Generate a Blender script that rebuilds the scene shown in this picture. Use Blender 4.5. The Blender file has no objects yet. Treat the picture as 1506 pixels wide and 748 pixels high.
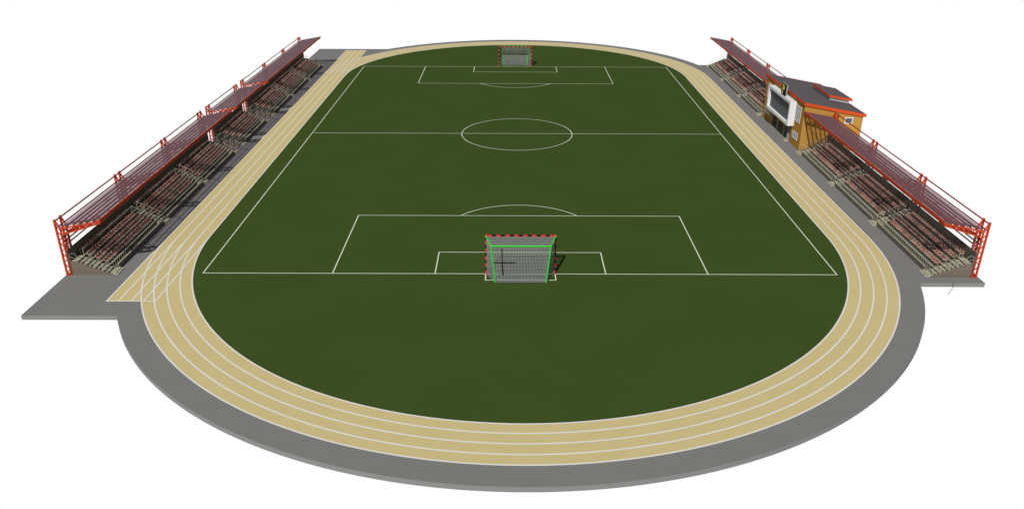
import bpy, math, random
from mathutils import Vector, Matrix
random.seed(7)
S = bpy.context.scene
COL = S.collection

# ------------------------------------------------------------------ materials
def mat(name, rgb, rough=0.8, noise=0.0, scale=3.0, metallic=0.0, spec=0.3, rgb2=None, bump=0.0):
    m = bpy.data.materials.new(name); m.use_nodes = True
    nt = m.node_tree; b = nt.nodes['Principled BSDF']
    b.inputs['Base Color'].default_value = (*rgb, 1); b.inputs['Roughness'].default_value = rough
    b.inputs['Metallic'].default_value = metallic; b.inputs['Specular IOR Level'].default_value = spec
    if noise > 0:
        tc = nt.nodes.new('ShaderNodeTexCoord'); n = nt.nodes.new('ShaderNodeTexNoise')
        n.inputs['Scale'].default_value = scale; n.inputs['Detail'].default_value = 5
        nt.links.new(tc.outputs['Object'], n.inputs['Vector'])
        mx = nt.nodes.new('ShaderNodeMix'); mx.data_type = 'RGBA'
        a = [c * (1 - noise) for c in rgb]; c2 = rgb2 or [c * (1 + noise) for c in rgb]
        mx.inputs[6].default_value = (*a, 1); mx.inputs[7].default_value = (*c2, 1)
        nt.links.new(n.outputs['Fac'], mx.inputs[0]); nt.links.new(mx.outputs[2], b.inputs['Base Color'])
        if bump:
            bp = nt.nodes.new('ShaderNodeBump'); bp.inputs['Strength'].default_value = bump
            nt.links.new(n.outputs['Fac'], bp.inputs['Height']); nt.links.new(bp.outputs[0], b.inputs['Normal'])
    return m

M = {}
M['pave'] = mat('pavement', (.166, .166, .163), .95, .05, .35, spec=0)
M['white'] = mat('white_paint', (.62, .60, .56), .7)
M['lane'] = mat('lane_paint', (.60, .585, .55), .8)
M['pitchline'] = mat('pitch_paint', (.56, .60, .48), .8)
M['steel'] = mat('red_steel', (.38, .040, .009), .6, .15, 2.0, spec=.1)
M['steel_dark'] = mat('dark_red_steel', (.24, .018, .008), .6, spec=.1)
M['strip'] = mat('maroon_strip', (.10, .035, .04), .6)
M['rail'] = mat('pale_rail', (.36, .35, .29), .6)
M['tread'] = mat('cream_concrete', (.31, .30, .215), .9, .25, 4.0)
M['body'] = mat('brown_concrete', (.125, .10, .08), .9, .08, 1.5)
M['tier'] = mat('dark_tier', (.115, .112, .085), .9, .5, 5.0)
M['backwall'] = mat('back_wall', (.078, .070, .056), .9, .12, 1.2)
M['seat'] = mat('seat_plastic', (.36, .185, .145), .8, .35, 1.3, spec=.1)
M['seat_pale'] = mat('seat_plastic_faded', (.38, .25, .20), .8, .3, 1.3, spec=.1)
M['seat_dull'] = mat('seat_plastic_dull', (.24, .14, .115), .8, .3, 1.3, spec=.1)
M['wall'] = mat('ochre_render', (.36, .195, .045), .95, .06, 1.5, spec=0)
M['roofing'] = mat('roof_felt', (.082, .072, .080), .9, .08, 1.0)
M['fascia'] = mat('orange_red_fascia', (.50, .060, .012), .7, spec=.1)
M['frame'] = mat('white_frame', (.60, .60, .62), .7, spec=.1)
M['pane'] = mat('pale_window_pane', (.20, .21, .24), .3, .8, 2.0, rgb2=(.45, .45, .47))
M['glass'] = mat('dark_glass', (.075, .085, .105), .55, .35, 1.2, spec=.25)
M['bar'] = mat('glazing_bar_metal', (.09, .10, .12), .6)
M['dark'] = mat('dark_metal', (.03, .03, .034), .5)
M['pillar'] = mat('grey_pillar', (.22, .22, .23), .8)
M['black'] = mat('black_band', (.008, .009, .009), .8, spec=.05)
M['redband'] = mat('red_band', (.50, .026, .034), .7, spec=.1)
M['green'] = mat('green_tube', (.03, .50, .035), .7, spec=.1)
M['net'] = mat('net_cord', (.27, .27, .29), .8)
M['yellow'] = mat('yellow_figures', (.75, .70, .10), .6)
M['cable'] = mat('grey_cable', (.09, .09, .09), .7)

# lawn: faint mowing bands across the pitch + fine grass noise
def lawn():
    m = mat('lawn', (.045, .075, .018), .95, spec=0); nt = m.node_tree; b = nt.nodes['Principled BSDF']
    tc = nt.nodes.new('ShaderNodeTexCoord')
    def noise(sc, det):
        n = nt.nodes.new('ShaderNodeTexNoise'); n.inputs['Scale'].default_value = sc; n.inputs['Detail'].default_value = det
        nt.links.new(tc.outputs['Object'], n.inputs['Vector']); return n
    w = nt.nodes.new('ShaderNodeTexWave'); w.bands_direction = 'Y'; w.inputs['Scale'].default_value = .9
    w.inputs['Distortion'].default_value = .3; nt.links.new(tc.outputs['Object'], w.inputs['Vector'])
    n1 = noise(.12, 4); n2 = noise(6, 6)
    a = nt.nodes.new('ShaderNodeMath'); a.operation = 'MULTIPLY_ADD'; a.inputs[1].default_value = .22
    nt.links.new(w.outputs['Fac'], a.inputs[0]); nt.links.new(n1.outputs['Fac'], a.inputs[2])
    a2 = nt.nodes.new('ShaderNodeMath'); a2.operation = 'MULTIPLY_ADD'; a2.inputs[1].default_value = .5
    nt.links.new(n2.outputs['Fac'], a2.inputs[0]); nt.links.new(a.outputs[0], a2.inputs[2])
    r = nt.nodes.new('ShaderNodeMapRange'); r.inputs[1].default_value = .45; r.inputs[2].default_value = 1.15
    nt.links.new(a2.outputs[0], r.inputs[0])
    mx = nt.nodes.new('ShaderNodeMix'); mx.data_type = 'RGBA'
    mx.inputs[6].default_value = (.0365, .061, .0135, 1); mx.inputs[7].default_value = (.0435, .070, .0165, 1)
    nt.links.new(r.outputs[0], mx.inputs[0]); nt.links.new(mx.outputs[2], b.inputs['Base Color'])
    return m
M['lawn'] = lawn()
M['track'] = mat('track_surface', (.488, .408, .200), .95, .05, .5, spec=0)

# tinted roofing sheet: light is absorbed along the slanted path through it, slant exaggerated so it looks solid but casts only a faint shadow
def sheet():
    m = bpy.data.materials.new('tinted_roof_sheet'); m.use_nodes = True; nt = m.node_tree
    b = nt.nodes['Principled BSDF']; b.inputs['Base Color'].default_value = (.135, .108, .122, 1); b.inputs['Roughness'].default_value = .6
    b.inputs['Specular IOR Level'].default_value = .1
    t = nt.nodes.new('ShaderNodeBsdfTransparent'); t.inputs[0].default_value = (.96, .93, .97, 1)
    g = nt.nodes.new('ShaderNodeNewGeometry'); d = nt.nodes.new('ShaderNodeVectorMath'); d.operation = 'DOT_PRODUCT'
    nt.links.new(g.outputs['Incoming'], d.inputs[0]); nt.links.new(g.outputs['True Normal'], d.inputs[1])
    def mth(op, x, y=None):
        n = nt.nodes.new('ShaderNodeMath'); n.operation = op
        if isinstance(x, (int, float)): n.inputs[0].default_value = x
        else: nt.links.new(x, n.inputs[0])
        if y is not None:
            if isinstance(y, (int, float)): n.inputs[1].default_value = y
            else: nt.links.new(y, n.inputs[1])
        return n.outputs[0]
    c = mth('MAXIMUM', mth('ABSOLUTE', d.outputs['Value']), .02)
    T = mth('EXPONENT', mth('DIVIDE', -.068, mth('POWER', c, 1.6)))      # the panel has two faces, so the path is counted twice
    mx = nt.nodes.new('ShaderNodeMixShader'); out = nt.nodes['Material Output']
    nt.links.new(T, mx.inputs[0]); nt.links.new(b.outputs[0], mx.inputs[1]); nt.links.new(t.outputs[0], mx.inputs[2]); nt.links.new(mx.outputs[0], out.inputs[0])
    return m
M['sheet'] = sheet()

# ------------------------------------------------------------------ mesh builder
class MB:
    def __init__(s): s.v = []; s.f = []; s.mi = []; s.m = 0
    def quad(s, *p):
        n = len(s.v); s.v += [tuple(q) for q in p]; s.f.append(tuple(range(n, n + len(p)))); s.mi.append(s.m)
    def hexa(s, b, t):
        """b, t: 4 bottom and 4 top points in the same order"""
        n = len(s.v); s.v += [tuple(q) for q in b] + [tuple(q) for q in t]
        for f in ((3, 2, 1, 0), (4, 5, 6, 7), (0, 1, 5, 4), (1, 2, 6, 5), (2, 3, 7, 6), (3, 0, 4, 7)):
            s.f.append(tuple(n + i for i in f)); s.mi.append(s.m)
    def box(s, x0, x1, y0, y1, z0, z1):
        if x0 > x1: x0, x1 = x1, x0
        s.hexa([(x0, y0, z0), (x1, y0, z0), (x1, y1, z0), (x0, y1, z0)], [(x0, y0, z1), (x1, y0, z1), (x1, y1, z1), (x0, y1, z1)])
    def beam(s, a, b, w, h=None):
        a, b = Vector(a), Vector(b); d = b - a
        if d.length < 1e-6: return
        d.normalize(); up = Vector((0, 0, 1)) if abs(d.z) < .95 else Vector((0, 1, 0))
        r = d.cross(up).normalized(); u = r.cross(d).normalized(); w /= 2; h = (h / 2) if h else w
        q = lambda c: [c - r * w - u * h, c + r * w - u * h, c + r * w + u * h, c - r * w + u * h]
        s.hexa(q(a), q(b))
    def tube(s, pts, r, n=6):
        for a, b in zip(pts, pts[1:]):
            a, b = Vector(a), Vector(b); d = (b - a).normalized(); up = Vector((0, 0, 1)) if abs(d.z) < .95 else Vector((0, 1, 0))
            x = d.cross(up).normalized(); y = x.cross(d); k = len(s.v)
            for c in (a - d * r * .3, b + d * r * .3):
                for i in range(n):
                    t = 2 * math.pi * i / n; s.v.append(tuple(c + x * r * math.cos(t) + y * r * math.sin(t)))
            for i in range(n):
                j = (i + 1) % n; s.f.append((k + i, k + j, k + n + j, k + n + i)); s.mi.append(s.m)
            s.f.append(tuple(k + n - 1 - i for i in range(n))); s.mi.append(s.m)
            s.f.append(tuple(k + n + i for i in range(n))); s.mi.append(s.m)
    def prism_y(s, prof, y0, y1):
        """prof: list of (x, z), extruded along y"""
        n = len(s.v); k = len(prof); s.v += [(x, y0, z) for x, z in prof] + [(x, y1, z) for x, z in prof]
        s.f.append(tuple(range(n, n + k))); s.f.append(tuple(range(n + 2 * k - 1, n + k - 1, -1))); s.mi += [s.m, s.m]
        for i in range(k):
            j = (i + 1) % k; s.f.append((n + j, n + i, n + k + i, n + k + j)); s.mi.append(s.m)
    def build(s, name, mats, parent=None, origin=None):
        me = bpy.data.meshes.new(name)
        o = Vector(origin) if origin is not None else Vector((0, 0, 0))
        me.from_pydata([tuple(Vector(v) - o) for v in s.v], [], s.f)
        for m in (mats if isinstance(mats, (list, tuple)) else [mats]): me.materials.append(m)
        if isinstance(mats, (list, tuple)): me.polygons.foreach_set('material_index', s.mi)
        import bmesh
        bm = bmesh.new(); bm.from_mesh(me); bmesh.ops.recalc_face_normals(bm, faces=bm.faces); bm.to_mesh(me); bm.free()
        ob = bpy.data.objects.new(name, me); COL.objects.link(ob)
        if parent: ob.parent = parent; 
        ob.location = o
        return ob

def tag(o, label=None, cat=None, group=None, kind=None):
    if label: o['label'] = label
    if cat: o['category'] = cat
    if group: o['group'] = group
    if kind: o['kind'] = kind
    return o
def empty(name, loc=(0, 0, 0), rz=0):
    o = bpy.data.objects.new(name, None); COL.objects.link(o); o.location = loc; o.rotation_euler = (0, 0, rz); o.empty_display_size = .3
    return o
def rel(mb, parent):
    """shift a builder's world coordinates into its parent's space (parents are unrotated)"""
    p = parent.location
    mb.v = [(v[0] - p.x, v[1] - p.y, v[2] - p.z) for v in mb.v]; return mb
def copy_tree(o, parent=None):
    c = o.copy(); COL.objects.link(c); c.parent = parent
    for ch in list(o.children): copy_tree(ch, c)
    return c

# ------------------------------------------------------------------ setting
CY, RI, RO, RP = 42.5, 36.5, 41.5, 43.75
def arc(cx, cy, r, a0, a1, n=96):
    return [(cx + r * math.cos(math.radians(a0 + (a1 - a0) * i / n)), cy + r * math.sin(math.radians(a0 + (a1 - a0) * i / n))) for i in range(n + 1)]
# pavement slab: ring with stadium ends plus the two side aprons
a_l = math.degrees(math.atan2(-62.1 + CY, -math.sqrt(RP**2 - (62.1 - CY)**2))) ; a_r = math.degrees(math.atan2(-54.6 + CY, math.sqrt(RP**2 - (54.6 - CY)**2)))
b_r = math.degrees(math.atan2(55.3 - CY, math.sqrt(RP**2 - (55.3 - CY)**2))); b_l = math.degrees(math.atan2(72.9 - CY, -math.sqrt(RP**2 - (72.9 - CY)**2)))
out = arc(0, -CY, RP, a_l, a_r, 120) + [(48.95, -54.6), (48.95, 55.3)] + arc(0, CY, RP, b_r, b_l, 120) + [(-48.35, 72.9), (-48.35, -62.1)]
n = len(out); g = MB(); g.v = [(x, y, 0) for x, y in out] + [(x, y, -.46) for x, y in out]
g.f = [tuple(range(n)), tuple(range(2 * n - 1, n - 1, -1))] + [((i + 1) % n, i, n + i, n + (i + 1) % n) for i in range(n)]; g.mi = [0] * len(g.f)
tag(g.build('pavement', M['pave']), kind='structure')
# grass
g = MB(); poly = arc(0, -CY, RI, 180, 360) + arc(0, CY, RI, 0, 180); g.quad(*[(x, y, .004) for x, y in poly])
tag(g.build('grass', M['lawn']), kind='structure')
# track ring + straight with run-outs
def stad(r): return arc(0, -CY, r, 180, 360) + arc(0, CY, r, 0, 180)
def ring(mb, r0, r1, z, closed=True):
    a, b = stad(r0), stad(r1); k = len(a)
    for i in range(k):
        j = (i + 1) % k; mb.quad((*a[i], z), (*b[i], z), (*b[j], z), (*a[j], z))
g = MB(); ring(g, RI, RO, .004); g.quad(*[(x, y, .008) for x, y in ((-RO, -59.2), (-RI, -59.2), (-RI, 71.2), (-RO, 71.2))])
tag(g.build('running_track', M['track']), kind='structure')
LW = .165
def strip(mb, pts, w, z, closed=False):
    m = len(pts)
    for i in range(m - 1 + closed):
        j = (i + 1) % m
        def nrm(k):
            p0 = Vector(pts[(k - 1) % m] if (closed or k > 0) else pts[k]); p1 = Vector(pts[(k + 1) % m] if (closed or k < m - 1) else pts[k])
            d = (p1 - p0).normalized(); return Vector((-d.y, d.x)) * w / 2
        a, b = Vector(pts[i]), Vector(pts[j]); na, nb = nrm(i), nrm(j)
        mb.quad((*(a - na), z), (*(a + na), z), (*(b + nb), z), (*(b - nb), z))
g = MB()
for k in range(5):
    r = RI + k * 1.25 + (.065 if k == 0 else -.065 if k == 4 else 0)
    strip(g, [(-r, -59.13), (-r, 71.13)], LW, .012)
    strip(g, arc(0, -CY, r, 180, 360) + arc(0, CY, r, 0, 180), LW, .016)
strip(g, [(-RO, -59.13), (-RI, -59.13)], LW, .020); strip(g, [(-RO, 71.13), (-RI, 71.13)], LW, .020)
tag(g.build('lane_markings', M['lane']), kind='structure')
# football pitch markings
HL, HW, w = 52.7, 34.0, .125
g = MB(); Z1, Z2, Z3 = .008, .011, .014
for s in (-1, 1):
    strip(g, [(s * HW, -HL), (s * HW, HL)], w, Z1); strip(g, [(-HW - w / 2, s * HL), (HW + w / 2, s * HL)], w, Z2)
    for a, dpt in ((20.16, 16.5), (9.16, 5.5)):
        for t in (-1, 1): strip(g, [(t * a, s * HL), (t * a, s * (HL - dpt))], w, Z1)
        strip(g, [(-a - w / 2, s * (HL - dpt)), (a + w / 2, s * (HL - dpt))], w, Z2)
    al = math.degrees(math.acos(5.5 / 9.15)); c = -90 if s > 0 else 90
    strip(g, arc(0, s * (HL - 11), 9.15, c - al, c + al, 40), w, Z3)
    # box marked behind each goal line for the goal frame
    for t in (-1, 1): strip(g, [(t * 3.72, s * HL), (t * 3.72, s * (HL + 1.5))], w, Z1)
    strip(g, [(-3.79, s * (HL + 1.5)), (3.79, s * (HL + 1.5))], w, Z2)
strip(g, [(-HW, 0), (HW, 0)], w, Z2); strip(g, arc(0, 0, 9.15, 0, 360, 96), w, Z3)
tag(g.build('pitch_markings', M['pitchline']), kind='structure')

# ------------------------------------------------------------------ goals
def banded(parent, name, a, b, segs, w):
    mb = MB(); a, b = Vector(a), Vector(b); L = sum(segs); t = 0; d = b - a
    for i, sg in enumerate(segs):
        mb.m = i % 2; ww = w if i % 2 == 0 else w - .006
        mb.beam(a + d * (t / L), a + d * ((t + sg) / L), ww); t += sg
    return mb.build(name, [M['redband'], M['black']], parent)
def make_goal():
    r = empty('football_goal')
    Hh, Wg, w = 4.42, 3.66, .2
    banded(r, 'crossbar', (-Wg - w / 2, 0, Hh), (Wg + w / 2, 0, Hh), [.68] + [.46] * 13 + [.68], w)
    for s in (-1, 1):
        segs = [.0001, .42, .42, .52, .42, .46, .42, .42, .42, .44, .40]
        banded(r, 'post', (s * Wg, 0, Hh - w / 2), (s * Wg, 0, .016), segs, w)
    bt, bb, zt = 3.1, 2.69, 4.15; dt, db = -2.05, -2.05
    f = MB()
    for s in (-1, 1):
        f.tube([(s * Wg, -.11, Hh), (s * bt, dt, zt), (s * bb, db, .03)], .08)
    f.tube([(-bt, dt, zt), (bt, dt, zt)], .08)
    f.build('back_frame', M['green'], r)
    net = MB(); sp = .165; cw = .034
    # back panel
    nx = int(2 * bt / sp); nz = int(zt / sp)
    for i in range(nx + 1):
        t = i / nx; net.beam((-bt + 2 * bt * t, dt, zt), (-bb + 2 * bb * t, db, .04), cw, .012)
    for j in range(nz):
        z = .05 + (zt - .05) * j / nz; x = bb + (bt - bb) * z / zt; net.beam((-x, db + .008, z), (x, db + .008, z), .012, cw)
    # roof panel
    for i in range(nx + 1):
        t = i / nx; net.beam((-Wg + 2 * Wg * t, 0, Hh), (-bt + 2 * bt * t, dt, zt), cw, .012)
    for j in range(1, 12):
        t = j / 12; x = Wg + (bt - Wg) * t; net.beam((-x, dt * t, Hh + (zt - Hh) * t), (x, dt * t, Hh + (zt - Hh) * t), cw, .012)
    # side panels
    for s in (-1, 1):
        for j in range(13):
            t = j / 13; top = Vector((s * (Wg + (bt - Wg) * t), dt * t, Hh + (zt - Hh) * t)); bot = Vector((s * (Wg + (bb - Wg) * t), db * t, .04)); net.beam(top, bot, .012, cw)
        for j in range(nz):
            z = .05 + (zt - .05) * j / nz; x = bb + (bt - bb) * z / zt; net.beam((s * Wg, 0, z), (s * x, db, z), .012, cw)
    net.build('net', M['net'], r)
    st = MB(); st.beam((-1.98, dt - .03, 3.95), (-1.85, db - .03, .85), .12, .012); st.beam((-3.0, dt - .045, 2.3), (-.55, dt - .045, 2.3), .012, .12)
    st.build('net_strap', M['black'], r)
    return r
goal = make_goal(); goal.location = (0, -HL, .02)
tag(goal, 'near football goal seen from behind, green back frame and dark cross strap on its net', 'goal', 'red and black banded football goals')
goal2 = copy_tree(goal); goal2.location = (0, HL, .02); goal2.rotation_euler = (0, 0, math.pi)
tag(goal2, 'small far football goal facing the viewer by the distant curve of the track', 'goal')

# ------------------------------------------------------------------ grandstands
CAMP = Vector((-1.19, -130.66, 38.42))
XF = 43.5; TD = .83; TR = .37           # tier depth and rise
def tierx(k): return XF + TD * k
def tierz(k): return .06 + TR * k
SEAT = {}
def seat_mesh(s):
    mb = MB()                            # faces the pitch: pan in front, back behind, on a pale bracket
    mb.hexa([(s * .02, -.19, .34), (s * .34, -.19, .32), (s * .34, .19, .32), (s * .02, .19, .34)], [(s * .02, -.19, .38), (s * .34, -.19, .36), (s * .34, .19, .36), (s * .02, .19, .38)])
    mb.hexa([(s * .31, -.20, .36), (s * .36, -.20, .36), (s * .36, .20, .36), (s * .31, .20, .36)], [(s * .37, -.17, .70), (s * .43, -.17, .70), (s * .43, .17, .70), (s * .37, .17, .70)])
    mb.m = 1
    for t in (-.15, .15): mb.beam((s * .30, t, .0), (s * .30, t, .34), .04)
    mb.beam((s * .05, 0, .30), (s * .30, 0, .30), .05)
    return mb
def grandstand(side, off, frames, label, group, seed):
    """side -1 left / +1 right; frames: y of the first truss of each pair"""
    s = side; X = lambda x: s * x + off
    y0, y1 = frames[0], frames[-1] + 1.2
    root = empty('grandstand', (X(46), (y0 + y1) / 2, 0))
    tag(root, label, 'grandstand', group)
    B = lambda mb, name, m: rel(mb, root).build(name, m, root)
    rnd = random.Random(seed)
    # stepped base
    prof = [(X(XF), 0)]
    for k in range(5): prof += [(X(tierx(k)), tierz(k)), (X(min(tierx(k + 1), 47.6)), tierz(k))]
    prof += [(X(47.6), 0)]
    mb = MB(); mb.prism_y(prof, y0 + .12, y1 - .12); B(mb, 'stepped_base', M['tier'])
    for ya, yb in ((y0, y0 + .12), (y1 - .12, y1)):   # end walls
        mb = MB(); mb.prism_y([(X(XF - .02), 0), (X(XF - .02), .05), (X(46.98), 1.56), (X(47.6), 1.56), (X(47.6), 0)], ya, yb); B(mb, 'end_wall', M['body'])
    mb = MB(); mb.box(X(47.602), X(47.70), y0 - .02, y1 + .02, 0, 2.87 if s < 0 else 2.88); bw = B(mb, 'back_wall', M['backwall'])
    # aisles: cream half steps, a projecting bottom step
    aw = 1.45; ais = [f + .62 for f in frames]
    ais[0] = y0 + .14 + aw / 2; ais[-1] = y1 - .14 - aw / 2
    for ya in ais:
        mb = MB(); a, b = ya - aw / 2, ya + aw / 2
        mb.box(X(XF - .62), X(XF - .34), a, b, .0, .10); mb.box(X(XF - .34), X(XF - .022), a, b, .0, .2)
        for k in range(4):
            mb.box(X(tierx(k) + .05), X(tierx(k) + .34), a, b, tierz(k) + .003, tierz(k) + .06)
            mb.box(X(tierx(k) + TD - .34), X(tierx(k) + TD - .03), a, b, tierz(k) + .003, tierz(k) + .20)
        mb.box(X(tierx(4) + .03), X(47.5), a, b, tierz(4) + .003, tierz(4) + .05)
        st = B(mb, 'aisle_steps', M['tread'])
    # cream nosing along the front of each tier and the kerb
    for k in range(1, 5):
        mb = MB(); mb.box(X(tierx(k) - .012), X(tierx(k) + .13), y0 + .13, y1 - .13, tierz(k) + .002, tierz(k) + .035); B(mb, 'tier_nosing', M['tread'])
    # seats
    pos = []
    for k in range(1, 5):
        x = X(tierx(k) + .26)
        for a, b in zip(ais, ais[1:]):
            lo, hi = a + aw / 2 + .12, b - aw / 2 - .12; n = int((hi - lo) / .56); st = (hi - lo) / n
            for i in range(n): pos.append(Vector((x, lo + st * (i + .5), tierz(k))))
    pos.sort(key=lambda p: (p - CAMP).length)
    sms = SEAT.setdefault(s, {})
    kinds = ('seat', 'seat', 'seat_pale', 'seat_dull')
    for p in pos[:100]:
        kd = rnd.choice(kinds)
        if kd not in sms:
            o = seat_mesh(s).build('seat', [M[kd], M['rail']], root); sms[kd] = o.data
        else:
            o = bpy.data.objects.new('seat', sms[kd]); COL.objects.link(o); o.parent = root
        o.location = p - root.location
    mb = MB(); t = seat_mesh(s)
    for p in pos[100:]:
        k = len(mb.v); mb.v += [(v[0] + p.x, v[1] + p.y, v[2] + p.z) for v in t.v]; mb.f += [tuple(i + k for i in f) for f in t.f]; kd = rnd.choice((0, 0, 2, 3)); mb.mi += [1 if q == 1 else kd for q in t.mi]
    if mb.v: tag(B(mb, 'seats', [M['seat'], M['rail'], M['seat_pale'], M['seat_dull']]), kind='stuff', label='further rows of red seats')
    # rails: front balustrade per bay, upper walkway rail per bay, hooped rails at both ends
    for a, b in zip(ais, ais[1:]):
        lo, hi = a + aw / 2, b - aw / 2
        mb = MB(); mb.box(X(XF - .12), X(XF - .025), lo + .02, hi - .02, 0, .52); pp = B(mb, 'parapet', M['body'])
        mb = MB(); mb.box(X(XF - .14), X(XF), lo + .02, hi - .02, .522, .60); B(mb, 'parapet_cap', M['tread'])
        mb = MB(); xx = X(XF + .46)
        mb.beam((xx, lo, .76), (xx, hi, .76), .055)
        n = int((hi - lo) / .5)
        for i in range(n + 1):
            y = lo + (hi - lo) * i / n; mb.beam((xx, y, .06), (xx, y, .74), .028)
        B(mb, 'front_rail', M['rail'])
        mb = MB(); xx = X(tierx(4) + .06); zb = tierz(4)
        mb.beam((xx, lo, zb + .8), (xx, hi, zb + .8), .045); n = int((hi - lo) / 1.8)
        for i in range(n + 1):
            y = lo + (hi - lo) * i / n; mb.beam((xx, y, zb + .03), (xx, y, zb + .8), .035)
        B(mb, 'walkway_rail', M['rail'])
    for ya in (y0 + .06, y1 - .06):
        mb = MB()
        for k in range(5):
            xa, xb = tierx(k) + .04, min(tierx(k) + TD + .02, 47.58); zb = 1.53 * min(1, (k + .5) / 4.2) + .05
            pts = [(X(xa), ya, zb - .1)] + [(X((xa + xb) / 2 - (xb - xa) / 2 * math.cos(t)), ya, zb + .55 + .35 * math.sin(t)) for t in [math.pi * i / 8 for i in range(9)]] + [(X(xb), ya, zb - .05)]
            mb.tube(pts, .017, 5)
            mb.tube([(X(xa), ya, zb + .28), (X(xb), ya, zb + .5)], .014, 5)
        B(mb, 'end_rail', M['rail'])
    for ya in ais[1:-1]:
        for t in (-1, 1):
            mb = MB(); yy = ya + t * aw / 2
            pts = [(X(tierx(.6)), yy, tierz(.1)), (X(tierx(.6)), yy, tierz(.1) + .85), (X(tierx(4.2)), yy, tierz(4) + .85), (X(tierx(4.2)), yy, tierz(4))]
            mb.tube(pts, .025, 5)
            for k in (1, 2, 3): mb.tube([(X(tierx(k + .1)), yy, tierz(k)), (X(tierx(k + .1)), yy, tierz(k) + .62)], .02, 5)
            B(mb, 'handrail', M['rail'])
    # roof frames: lattice mast and tapering cantilever truss, in pairs
    xo, xi, xt = 48.23, 47.80, 43.55
    ztop, zi, zt, zb0, zb1 = 6.33, 5.37, 6.14, 4.63, 5.92
    def frame(y):
        m1 = MB()
        m1.beam((X(xo), y, 0), (X(xo), y, ztop), .17); m1.beam((X(xi), y, 0), (X(xi), y, zi), .15); m1.beam((X(xi), y, zi), (X(xo), y, ztop), .14)
        zs = [0.12 + .62 * i for i in range(9)]
        for i, (a, b) in enumerate(zip(zs, zs[1:])):
            p, q = (xo, xi) if i % 2 == 0 else (xi, xo); m1.beam((X(p), y, a), (X(q), y, b), .075)
        m1.beam((X(xo), y, 5.1), (X(xi), y, zi), .08); m1.box(X(xi - .12), X(xo + .12), y - .12, y + .12, 0, .05)
        m2 = MB()
        m2.beam((X(xi), y, zi - .003), (X(xt), y, zt), .13); m2.beam((X(xi), y, zb0), (X(xt + .1), y, zb1), .12); m2.beam((X(xt + .05), y, zb1 - .03), (X(xt + .02), y, zt), .11)
        n = 9
        for i in range(n):
            ta, tb = i / n, (i + 1) / n
            top = lambda t: (X(xi + (xt - xi) * t), y, zi + (zt - zi) * t); bot = lambda t: (X(xi + (xt - xi) * t), y, zb0 + (zb1 - zb0) * t)
            m2.beam(*((top(ta), bot(tb)) if i % 2 == 0 else (bot(ta), top(tb))), .065)
        fr = empty('roof_frame', (0, 0, 0)); fr.parent = root
        rel(m1, root).build('mast', M['steel'], fr); rel(m2, root).build('cantilever_truss', M['steel'], fr)
        return fr
    proto = frame(frames[0])
    for y in [frames[0] + 1.2] + [f + d for f in frames[1:] for d in (0, 1.2)]:
        c = copy_tree(proto, root); c.location = (0, y - frames[0], 0)
    for f in frames:                      # lattice between the two frames of a pair
        mb = MB()
        for i in range(4):
            za, zb = .5 + 1.2 * i, .5 + 1.2 * (i + 1)
            mb.beam((X(xi), f, za), (X(xi), f + 1.2, zb), .06); mb.beam((X(xi), f + 1.2, za), (X(xi), f, zb), .06); mb.beam((X(xi), f, zb), (X(xi), f + 1.2, zb), .06)
        for i in range(6):
            ta, tb = i / 6, (i + 1) / 6; pt = lambda t, yy: (X(xi + (xt - xi) * t), yy, zb0 + (zb1 - zb0) * t)
            mb.beam(pt(ta, f), pt(tb, f + 1.2), .06); mb.beam(pt(ta, f + 1.2), pt(tb, f), .06); mb.beam(pt(tb, f), pt(tb, f + 1.2), .06)
        B(mb, 'pair_bracing', M['steel'])
    for f, f2 in zip(frames, frames[1:]):  # plan bracing of the bays beyond each pair
        ya, yb = f + 1.2, f2
        for u, v in ((yb - 4.5, yb), (ya, ya + 4.5)):
            mb = MB(); cx = xi + (xt - xi) / 2; cz = (zb0 + zb1) / 2
            for (p, q) in ((0, 1), (1, 0)):
                mb.beam((X(xi + (xt - xi) * p), u, zb0 + (zb1 - zb0) * p), (X(xi + (xt - xi) * q), v, zb0 + (zb1 - zb0) * q), .06)
            B(mb, 'roof_bracing', M['steel'])
    # roof sheet on purlins with a front beam
    slope = (zt - zi) / (xi - xt)
    mb = MB(); e = .03; zz = lambda x: zi + (xi - x) * slope
    mb.hexa([(X(47.75), y0 - .08, zz(47.75) + .16), (X(43.56), y0 - .08, zz(43.56) + .16), (X(43.56), y1 + .08, zz(43.56) + .16), (X(47.75), y1 + .08, zz(47.75) + .16)],
            [(X(47.75), y0 - .08, zz(47.75) + .18), (X(43.56), y0 - .08, zz(43.56) + .18), (X(43.56), y1 + .08, zz(43.56) + .18), (X(47.75), y1 + .08, zz(47.75) + .18)])
    rp = B(mb, 'roof_sheet', M['sheet'])
    for i in range(1, 6):
        x = 47.72 - (47.72 - 43.5) * i / 6
        mb = MB(); mb.beam((X(x), y0 - .05, zz(x) + .115), (X(x), y1 + .05, zz(x) + .115), .10); mb.beam((X(x + .05), y0 - .05, zz(x) + .185), (X(x + .05), y1 + .05, zz(x) + .19), .065, .045)
        B(mb, 'purlin', M['steel_dark'])
    mb = MB(); mb.box(X(43.44), X(43.55), y0 - .1, y1 + .1, zz(43.5) - .12, zz(43.5) + .24); B(mb, 'front_beam', M['steel'])
    for x, z in ((48.2, 6.15), (48.2, 5.38), (xi + .1, 4.22), (xi + .1, 3.75), (xi + .1, 3.3)):
        mb = MB(); mb.tube([(X(x), y0, z), (X(x), y1, z)], .075, 6); B(mb, 'tie_rod', M['steel_dark'])
    return root

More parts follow.
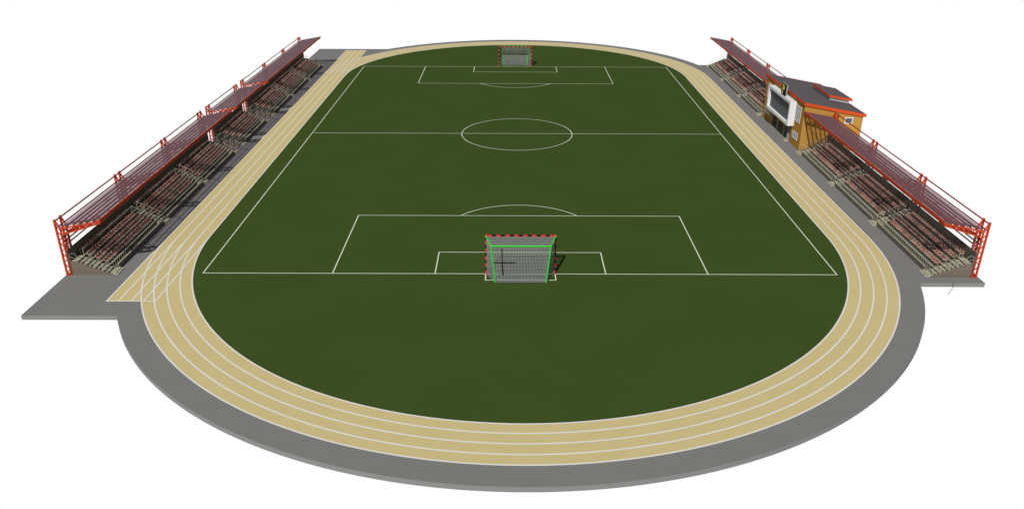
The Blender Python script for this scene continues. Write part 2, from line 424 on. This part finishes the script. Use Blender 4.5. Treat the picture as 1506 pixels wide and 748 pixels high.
G = 'grandstands along the running track'
grandstand(-1, 0, [-53.25, -39.15, -25.1, -11.1], 'long near grandstand on the left with four pairs of red roof frames', G, 1)
grandstand(-1, 0, [-7.4, 6.55], 'short middle grandstand on the left with two pairs of red roof frames', G, 2)
grandstand(-1, 0, [10.3, 24.3, 38.4, 52.4], 'farthest grandstand on the left, beyond the short middle one', G, 3)
grandstand(1, .4, [-53.25, -39.05, -24.85, -10.55], 'near grandstand on the right, in front of the ochre building', G, 4)
grandstand(1, .4, [11.6, 25.5, 39.6, 53.5], 'far grandstand on the right, beyond the ochre building', G, 5)

# ------------------------------------------------------------------ club building
def building():
    root = empty('club_building', (48.6, 1.15, 0))
    tag(root, 'ochre club building with grey lean-to roof and orange fascia between two grandstands', 'building')
    B = lambda mb, name, m, par=root: rel(mb, root).build(name, m, par)
    XA, XB, YA, YB = 44.0, 53.2, -8.85, 11.1
    zr = lambda x: 7.62 - (x - 43.9) * .1885    # underside of roof edge line (top surface)
    zw = lambda x: zr(x) - .30
    RY0, RY1, RD = -3.9, 6.3, 1.6               # entrance recess
    def wall(parts, name='wall'):
        mb = MB()
        for b in parts: mb.box(*b)
        return B(mb, name, M['wall'])
    def slab(y0, y1):
        mb = MB(); mb.prism_y([(XA, 0), (XB, 0), (XB, zw(XB)), (XA, zw(XA))], y0, y1); return B(mb, 'wall', M['wall'])
    slab(YA, YA + .3); slab(YB - .3, YB)
    mb = MB(); mb.box(XB - .3, XB - .002, YA + .3, YB - .3, 0, zw(XB) - .05); B(mb, 'wall', M['wall'])
    wall([(XA + .002, XA + .3, YA + .3, RY0, 0, zw(XA) - .06), (XA + .002, XA + .3, RY1, YB - .3, 0, zw(XA) - .06), (XA + .002, XA + .3, RY0, RY1, 2.95, zw(XA) - .06)])
    wall([(XA + RD, XA + RD + .2, RY0 - .2, RY1 + .2, 0, 2.95), (XA + .3, XA + RD, RY0 - .2, RY0, 0, 2.95), (XA + .3, XA + RD, RY1, RY1 + .2, 0, 2.95)])
    mb = MB(); mb.box(XA + .3, XA + RD, RY0, RY1, 2.75, 2.94); B(mb, 'entrance_ceiling', M['pillar'])
    mb = MB(); mb.box(XA - .25, XA + RD - .01, RY0 + .02, RY1 - .02, .004, .12); B(mb, 'doorstep', M['tread'])
    mb = MB(); mb.box(XA - .75, XA - .03, RY0 + .0, RY0 + .75, .0, .18); B(mb, 'doorstep', M['tread'])
    # entrance screen: glazed doors in dark frames
    for ya, yb in ((-3.5, -1.2), (-.95, 2.2)):
        mb = MB(); x = XA + RD - .08
        mb.box(x, x + .06, ya, ya + .1, .12, 2.6); mb.box(x, x + .06, yb - .1, yb, .12, 2.6); mb.box(x, x + .06, ya + .1, yb - .1, 2.5, 2.6); mb.box(x, x + .06, (ya + yb) / 2 - .05, (ya + yb) / 2 + .05, .12, 2.5)
        d = B(mb, 'door', M['dark'])
        mb = MB(); mb.box(x + .02, x + .04, ya + .1, (ya + yb) / 2 - .05, .12, 2.5); mb.box(x + .02, x + .04, (ya + yb) / 2 + .05, yb - .1, .12, 2.5); B(mb, 'pane', M['glass'], d)
    for y in (-3.2, -1.14, 2.37, 5.6):
        mb = MB(); mb.box(XA - .16, XA + .12, y - .17, y + .17, .0, 2.86)
        B(mb, 'pillar', M['pillar'])
    # main roof
    mb = MB(); x0, x1, ya, yb = 43.88, 53.5, -9.0, 11.4
    mb.hexa([(x0, ya, zr(x0) - .24), (x1, ya, zr(x1) - .24), (x1, yb, zr(x1) - .24), (x0, yb, zr(x0) - .24)], [(x0, ya, zr(x0)), (x1, ya, zr(x1)), (x1, yb, zr(x1)), (x0, yb, zr(x0))])
    roof = B(mb, 'roof', M['roofing'])
    mb = MB(); o = .05
    def fasc(mb, x0, x1, ya, yb, z, hh):
        mb.hexa([(x0 - o, ya - o, z(x0) - hh), (x1 + o, ya - o, z(x1) - hh), (x1 + o, ya, z(x1) - hh), (x0 - o, ya, z(x0) - hh)], [(x0 - o, ya - o, z(x0) + .03), (x1 + o, ya - o, z(x1) + .03), (x1 + o, ya, z(x1) + .03), (x0 - o, ya, z(x0) + .03)])
        mb.hexa([(x0 - o, yb, z(x0) - hh), (x1 + o, yb, z(x1) - hh), (x1 + o, yb + o, z(x1) - hh), (x0 - o, yb + o, z(x0) - hh)], [(x0 - o, yb, z(x0) + .03), (x1 + o, yb, z(x1) + .03), (x1 + o, yb + o, z(x1) + .03), (x0 - o, yb + o, z(x0) + .03)])
        mb.box(x0 - o, x0 - .002, ya, yb, z(x0) - hh, z(x0) + .03); mb.box(x1 + .002, x1 + o, ya, yb, z(x1) - hh, z(x1) + .03)
    fasc(mb, x0, x1, ya, yb, zr, .42); B(mb, 'fascia', M['fascia'], roof)
    # raised clerestory on the roof
    x2, x3, yc, yd = 50.05, 53.85, -2.2, 5.4; zu = lambda x: zr(x) + .74
    mb = MB(); mb.hexa([(x2 + .25, yc + .3, zr(x2 + .25) - .05), (x3 - .35, yc + .3, zr(x3 - .35) - .05), (x3 - .35, yd - .3, zr(x3 - .35) - .05), (x2 + .25, yd - .3, zr(x2 + .25) - .05)],
                       [(x2 + .25, yc + .3, zu(x2 + .25) - .15), (x3 - .35, yc + .3, zu(x3 - .35) - .15), (x3 - .35, yd - .3, zu(x3 - .35) - .15), (x2 + .25, yd - .3, zu(x2 + .25) - .15)])
    cl = B(mb, 'clerestory', M['frame'])
    mb = MB(); mb.hexa([(x2, yc, zu(x2) - .15), (x3, yc, zu(x3) - .15), (x3, yd, zu(x3) - .15), (x2, yd, zu(x2) - .15)], [(x2, yc, zu(x2)), (x3, yc, zu(x3)), (x3, yd, zu(x3)), (x2, yd, zu(x2))])
    B(mb, 'upper_roof', M['roofing'], cl)
    mb = MB(); fasc(mb, x2, x3, yc, yd, zu, .32); B(mb, 'fascia', M['fascia'], cl)
    # windows on the pitch side
    def win(y0, y1, z0, z1, nv):
        mb = MB(); t = .14; x = XA - .06
        mb.box(x, XA - .001, y0, y1, z0, z0 + t); mb.box(x, XA - .001, y0, y1, z1 - t, z1); mb.box(x, XA - .001, y0, y0 + t, z0 + t, z1 - t); mb.box(x, XA - .001, y1 - t, y1, z0 + t, z1 - t)
        for i in range(1, nv + 1):
            y = y0 + (y1 - y0) * i / (nv + 1); mb.box(x + .01, XA - .002, y - .07, y + .07, z0 + t, z1 - t)
        f = B(mb, 'window', M['frame'])
        mb = MB(); mb.box(XA - .03, XA - .004, y0 + t + .002, y1 - t - .002, z0 + t + .002, z1 - t - .002); B(mb, 'pane', M['pane'], f)
    win(-7.55, -5.05, 3.95, 6.45, 2); win(-7.55, -5.15, 1.2, 2.3, 2); win(7.3, 9.8, 3.95, 6.45, 2); win(7.4, 9.8, 1.2, 2.3, 2)
    # small window on the near end wall
    mb = MB(); y = YA
    mb.box(50.42, 51.66, y - .05, y - .001, 4.36, 4.48); mb.box(50.42, 51.66, y - .05, y - .001, 5.22, 5.34); mb.box(50.42, 50.54, y - .05, y - .001, 4.48, 5.22); mb.box(51.54, 51.66, y - .05, y - .001, 4.48, 5.22)
    f = B(mb, 'window', M['frame'])
    mb = MB(); mb.box(50.545, 51.535, y - .03, y - .002, 4.485, 5.215); B(mb, 'pane', M['glass'], f)
    # projecting white box window
    bx, y0, y1, z0, z1, t = 42.97, -5.1, 6.55, 2.9, 6.78, .42
    mb = MB()
    mb.box(bx, XA - .001, y0, y1, z0, z0 + t); mb.box(bx, XA - .001, y0, y1, z1 - t, z1); mb.box(bx, XA - .001, y0, y0 + t, z0 + t, z1 - t); mb.box(bx, XA - .001, y1 - t, y1, z0 + t, z1 - t)
    f = B(mb, 'box_window', M['frame'])
    mb = MB(); mb.box(bx + .45, bx + .5, y0 + t, y1 - t, z0 + t, z1 - t); B(mb, 'pane', M['glass'], f)
    mb = MB()
    for i in range(1, 8): yy = y0 + t + (y1 - y0 - 2 * t) * i / 8; mb.box(bx + .42, bx + .448, yy - .02, yy + .02, z0 + t, z1 - t)
    B(mb, 'glazing_bar', M['bar'], f)
    return root
building()

# black board with yellow figures standing on the box window
bd = empty('display_board', (43.25, -.7, 6.78)); tag(bd, 'small black board with yellow figures standing on top of the white box window', 'display board')
mb = MB(); mb.box(-.1, .12, -1.12, 1.12, .0, 1.88); mb.build('casing', M['pillar'], bd)
mb = MB(); mb.box(-.14, -.102, -1.12, 1.12, .0, 1.88); mb.build('face', M['black'], bd)
def figures(txt, size, y, z, name='figures'):
    cu = bpy.data.curves.new('f', 'FONT'); cu.body = txt; cu.size = size; cu.extrude = .01; cu.offset = .02
    o = bpy.data.objects.new('f', cu); COL.objects.link(o); bpy.context.view_layer.update()
    me = bpy.data.meshes.new_from_object(o.evaluated_get(bpy.context.evaluated_depsgraph_get())); bpy.data.objects.remove(o)
    me.materials.clear(); me.materials.append(M['yellow'])
    q = bpy.data.objects.new(name, me); COL.objects.link(q); q.parent = bd; q.location = (-.155, y, z); q.rotation_euler = (math.pi / 2, 0, -math.pi / 2)
figures('26', 1.2, .80, .86); figures('0', .7, .68, .14)

# loose cable hanging from the slab edge
mb = MB(); pts = [(45.55, -54.66, .03), (45.62, -54.68, -.25), (45.60, -54.70, -.55), (45.42, -54.72, -.8), (45.40, -54.73, -1.0), (45.24, -54.74, -1.25)]
mb.tube(pts, .03, 6); tag(mb.build('cable', M['cable'], origin=(45.55, -54.66, 0)), 'thin bent cable dangling from the slab edge beside the near right grandstand', 'cable')

# ------------------------------------------------------------------ light
SD = Vector((.31, 1.0, -.985)).normalized()     # direction the light travels
el = math.asin(-SD.z)
W = bpy.data.worlds.new('World'); S.world = W; W.use_nodes = True; nt = W.node_tree; nt.nodes.clear()
out = nt.nodes.new('ShaderNodeOutputWorld')
sky = nt.nodes.new('ShaderNodeTexSky'); sky.sky_type = 'NISHITA'; sky.sun_disc = False; sky.sun_elevation = el; sky.air_density = .8; sky.dust_density = .3
sky.sun_rotation = math.atan2(-SD.x, -SD.y)
b1 = nt.nodes.new('ShaderNodeBackground'); b1.inputs[1].default_value = .062; 
hs = nt.nodes.new('ShaderNodeHueSaturation'); hs.inputs['Saturation'].default_value = .45   # thin haze
nt.links.new(sky.outputs[0], hs.inputs['Color']); nt.links.new(hs.outputs[0], b1.inputs[0])
b2 = nt.nodes.new('ShaderNodeBackground'); b2.inputs[0].default_value = (1, 1, 1, 1); b2.inputs[1].default_value = 1.0   # white surroundings below the horizon
geo = nt.nodes.new('ShaderNodeTexCoord'); sep = nt.nodes.new('ShaderNodeSeparateXYZ'); nt.links.new(geo.outputs['Generated'], sep.inputs[0])
mr = nt.nodes.new('ShaderNodeMapRange'); mr.inputs[1].default_value = .0; mr.inputs[2].default_value = .03; nt.links.new(sep.outputs[2], mr.inputs[0])
mx = nt.nodes.new('ShaderNodeMixShader'); nt.links.new(mr.outputs[0], mx.inputs[0]); nt.links.new(b2.outputs[0], mx.inputs[1]); nt.links.new(b1.outputs[0], mx.inputs[2]); nt.links.new(mx.outputs[0], out.inputs[0])
sl = bpy.data.lights.new('sun', 'SUN'); sl.energy = 4.5; sl.angle = math.radians(.5); sl.color = (1, .97, .92)
so = bpy.data.objects.new('sun', sl); COL.objects.link(so); so.rotation_euler = SD.to_track_quat('-Z', 'Y').to_euler(); so.location = (-30, -90, 90)

# ------------------------------------------------------------------ camera
cd = bpy.data.cameras.new('camera'); cd.sensor_width = 36; cd.lens = 1191.07 / 1506 * 36; cd.clip_end = 2000; cd.clip_start = .5
co = bpy.data.objects.new('camera', cd); COL.objects.link(co); co.location = (-1.19289, -130.65782, 38.42445)
co.rotation_euler = (1.13678, -.00403, -.00171); S.camera = co
S.view_settings.view_transform = 'Standard'; S.view_settings.look = 'None'; S.view_settings.exposure = 0; S.view_settings.gamma = 1
S.view_settings.use_curve_mapping = False
S.cycles.transparent_max_bounces = 24
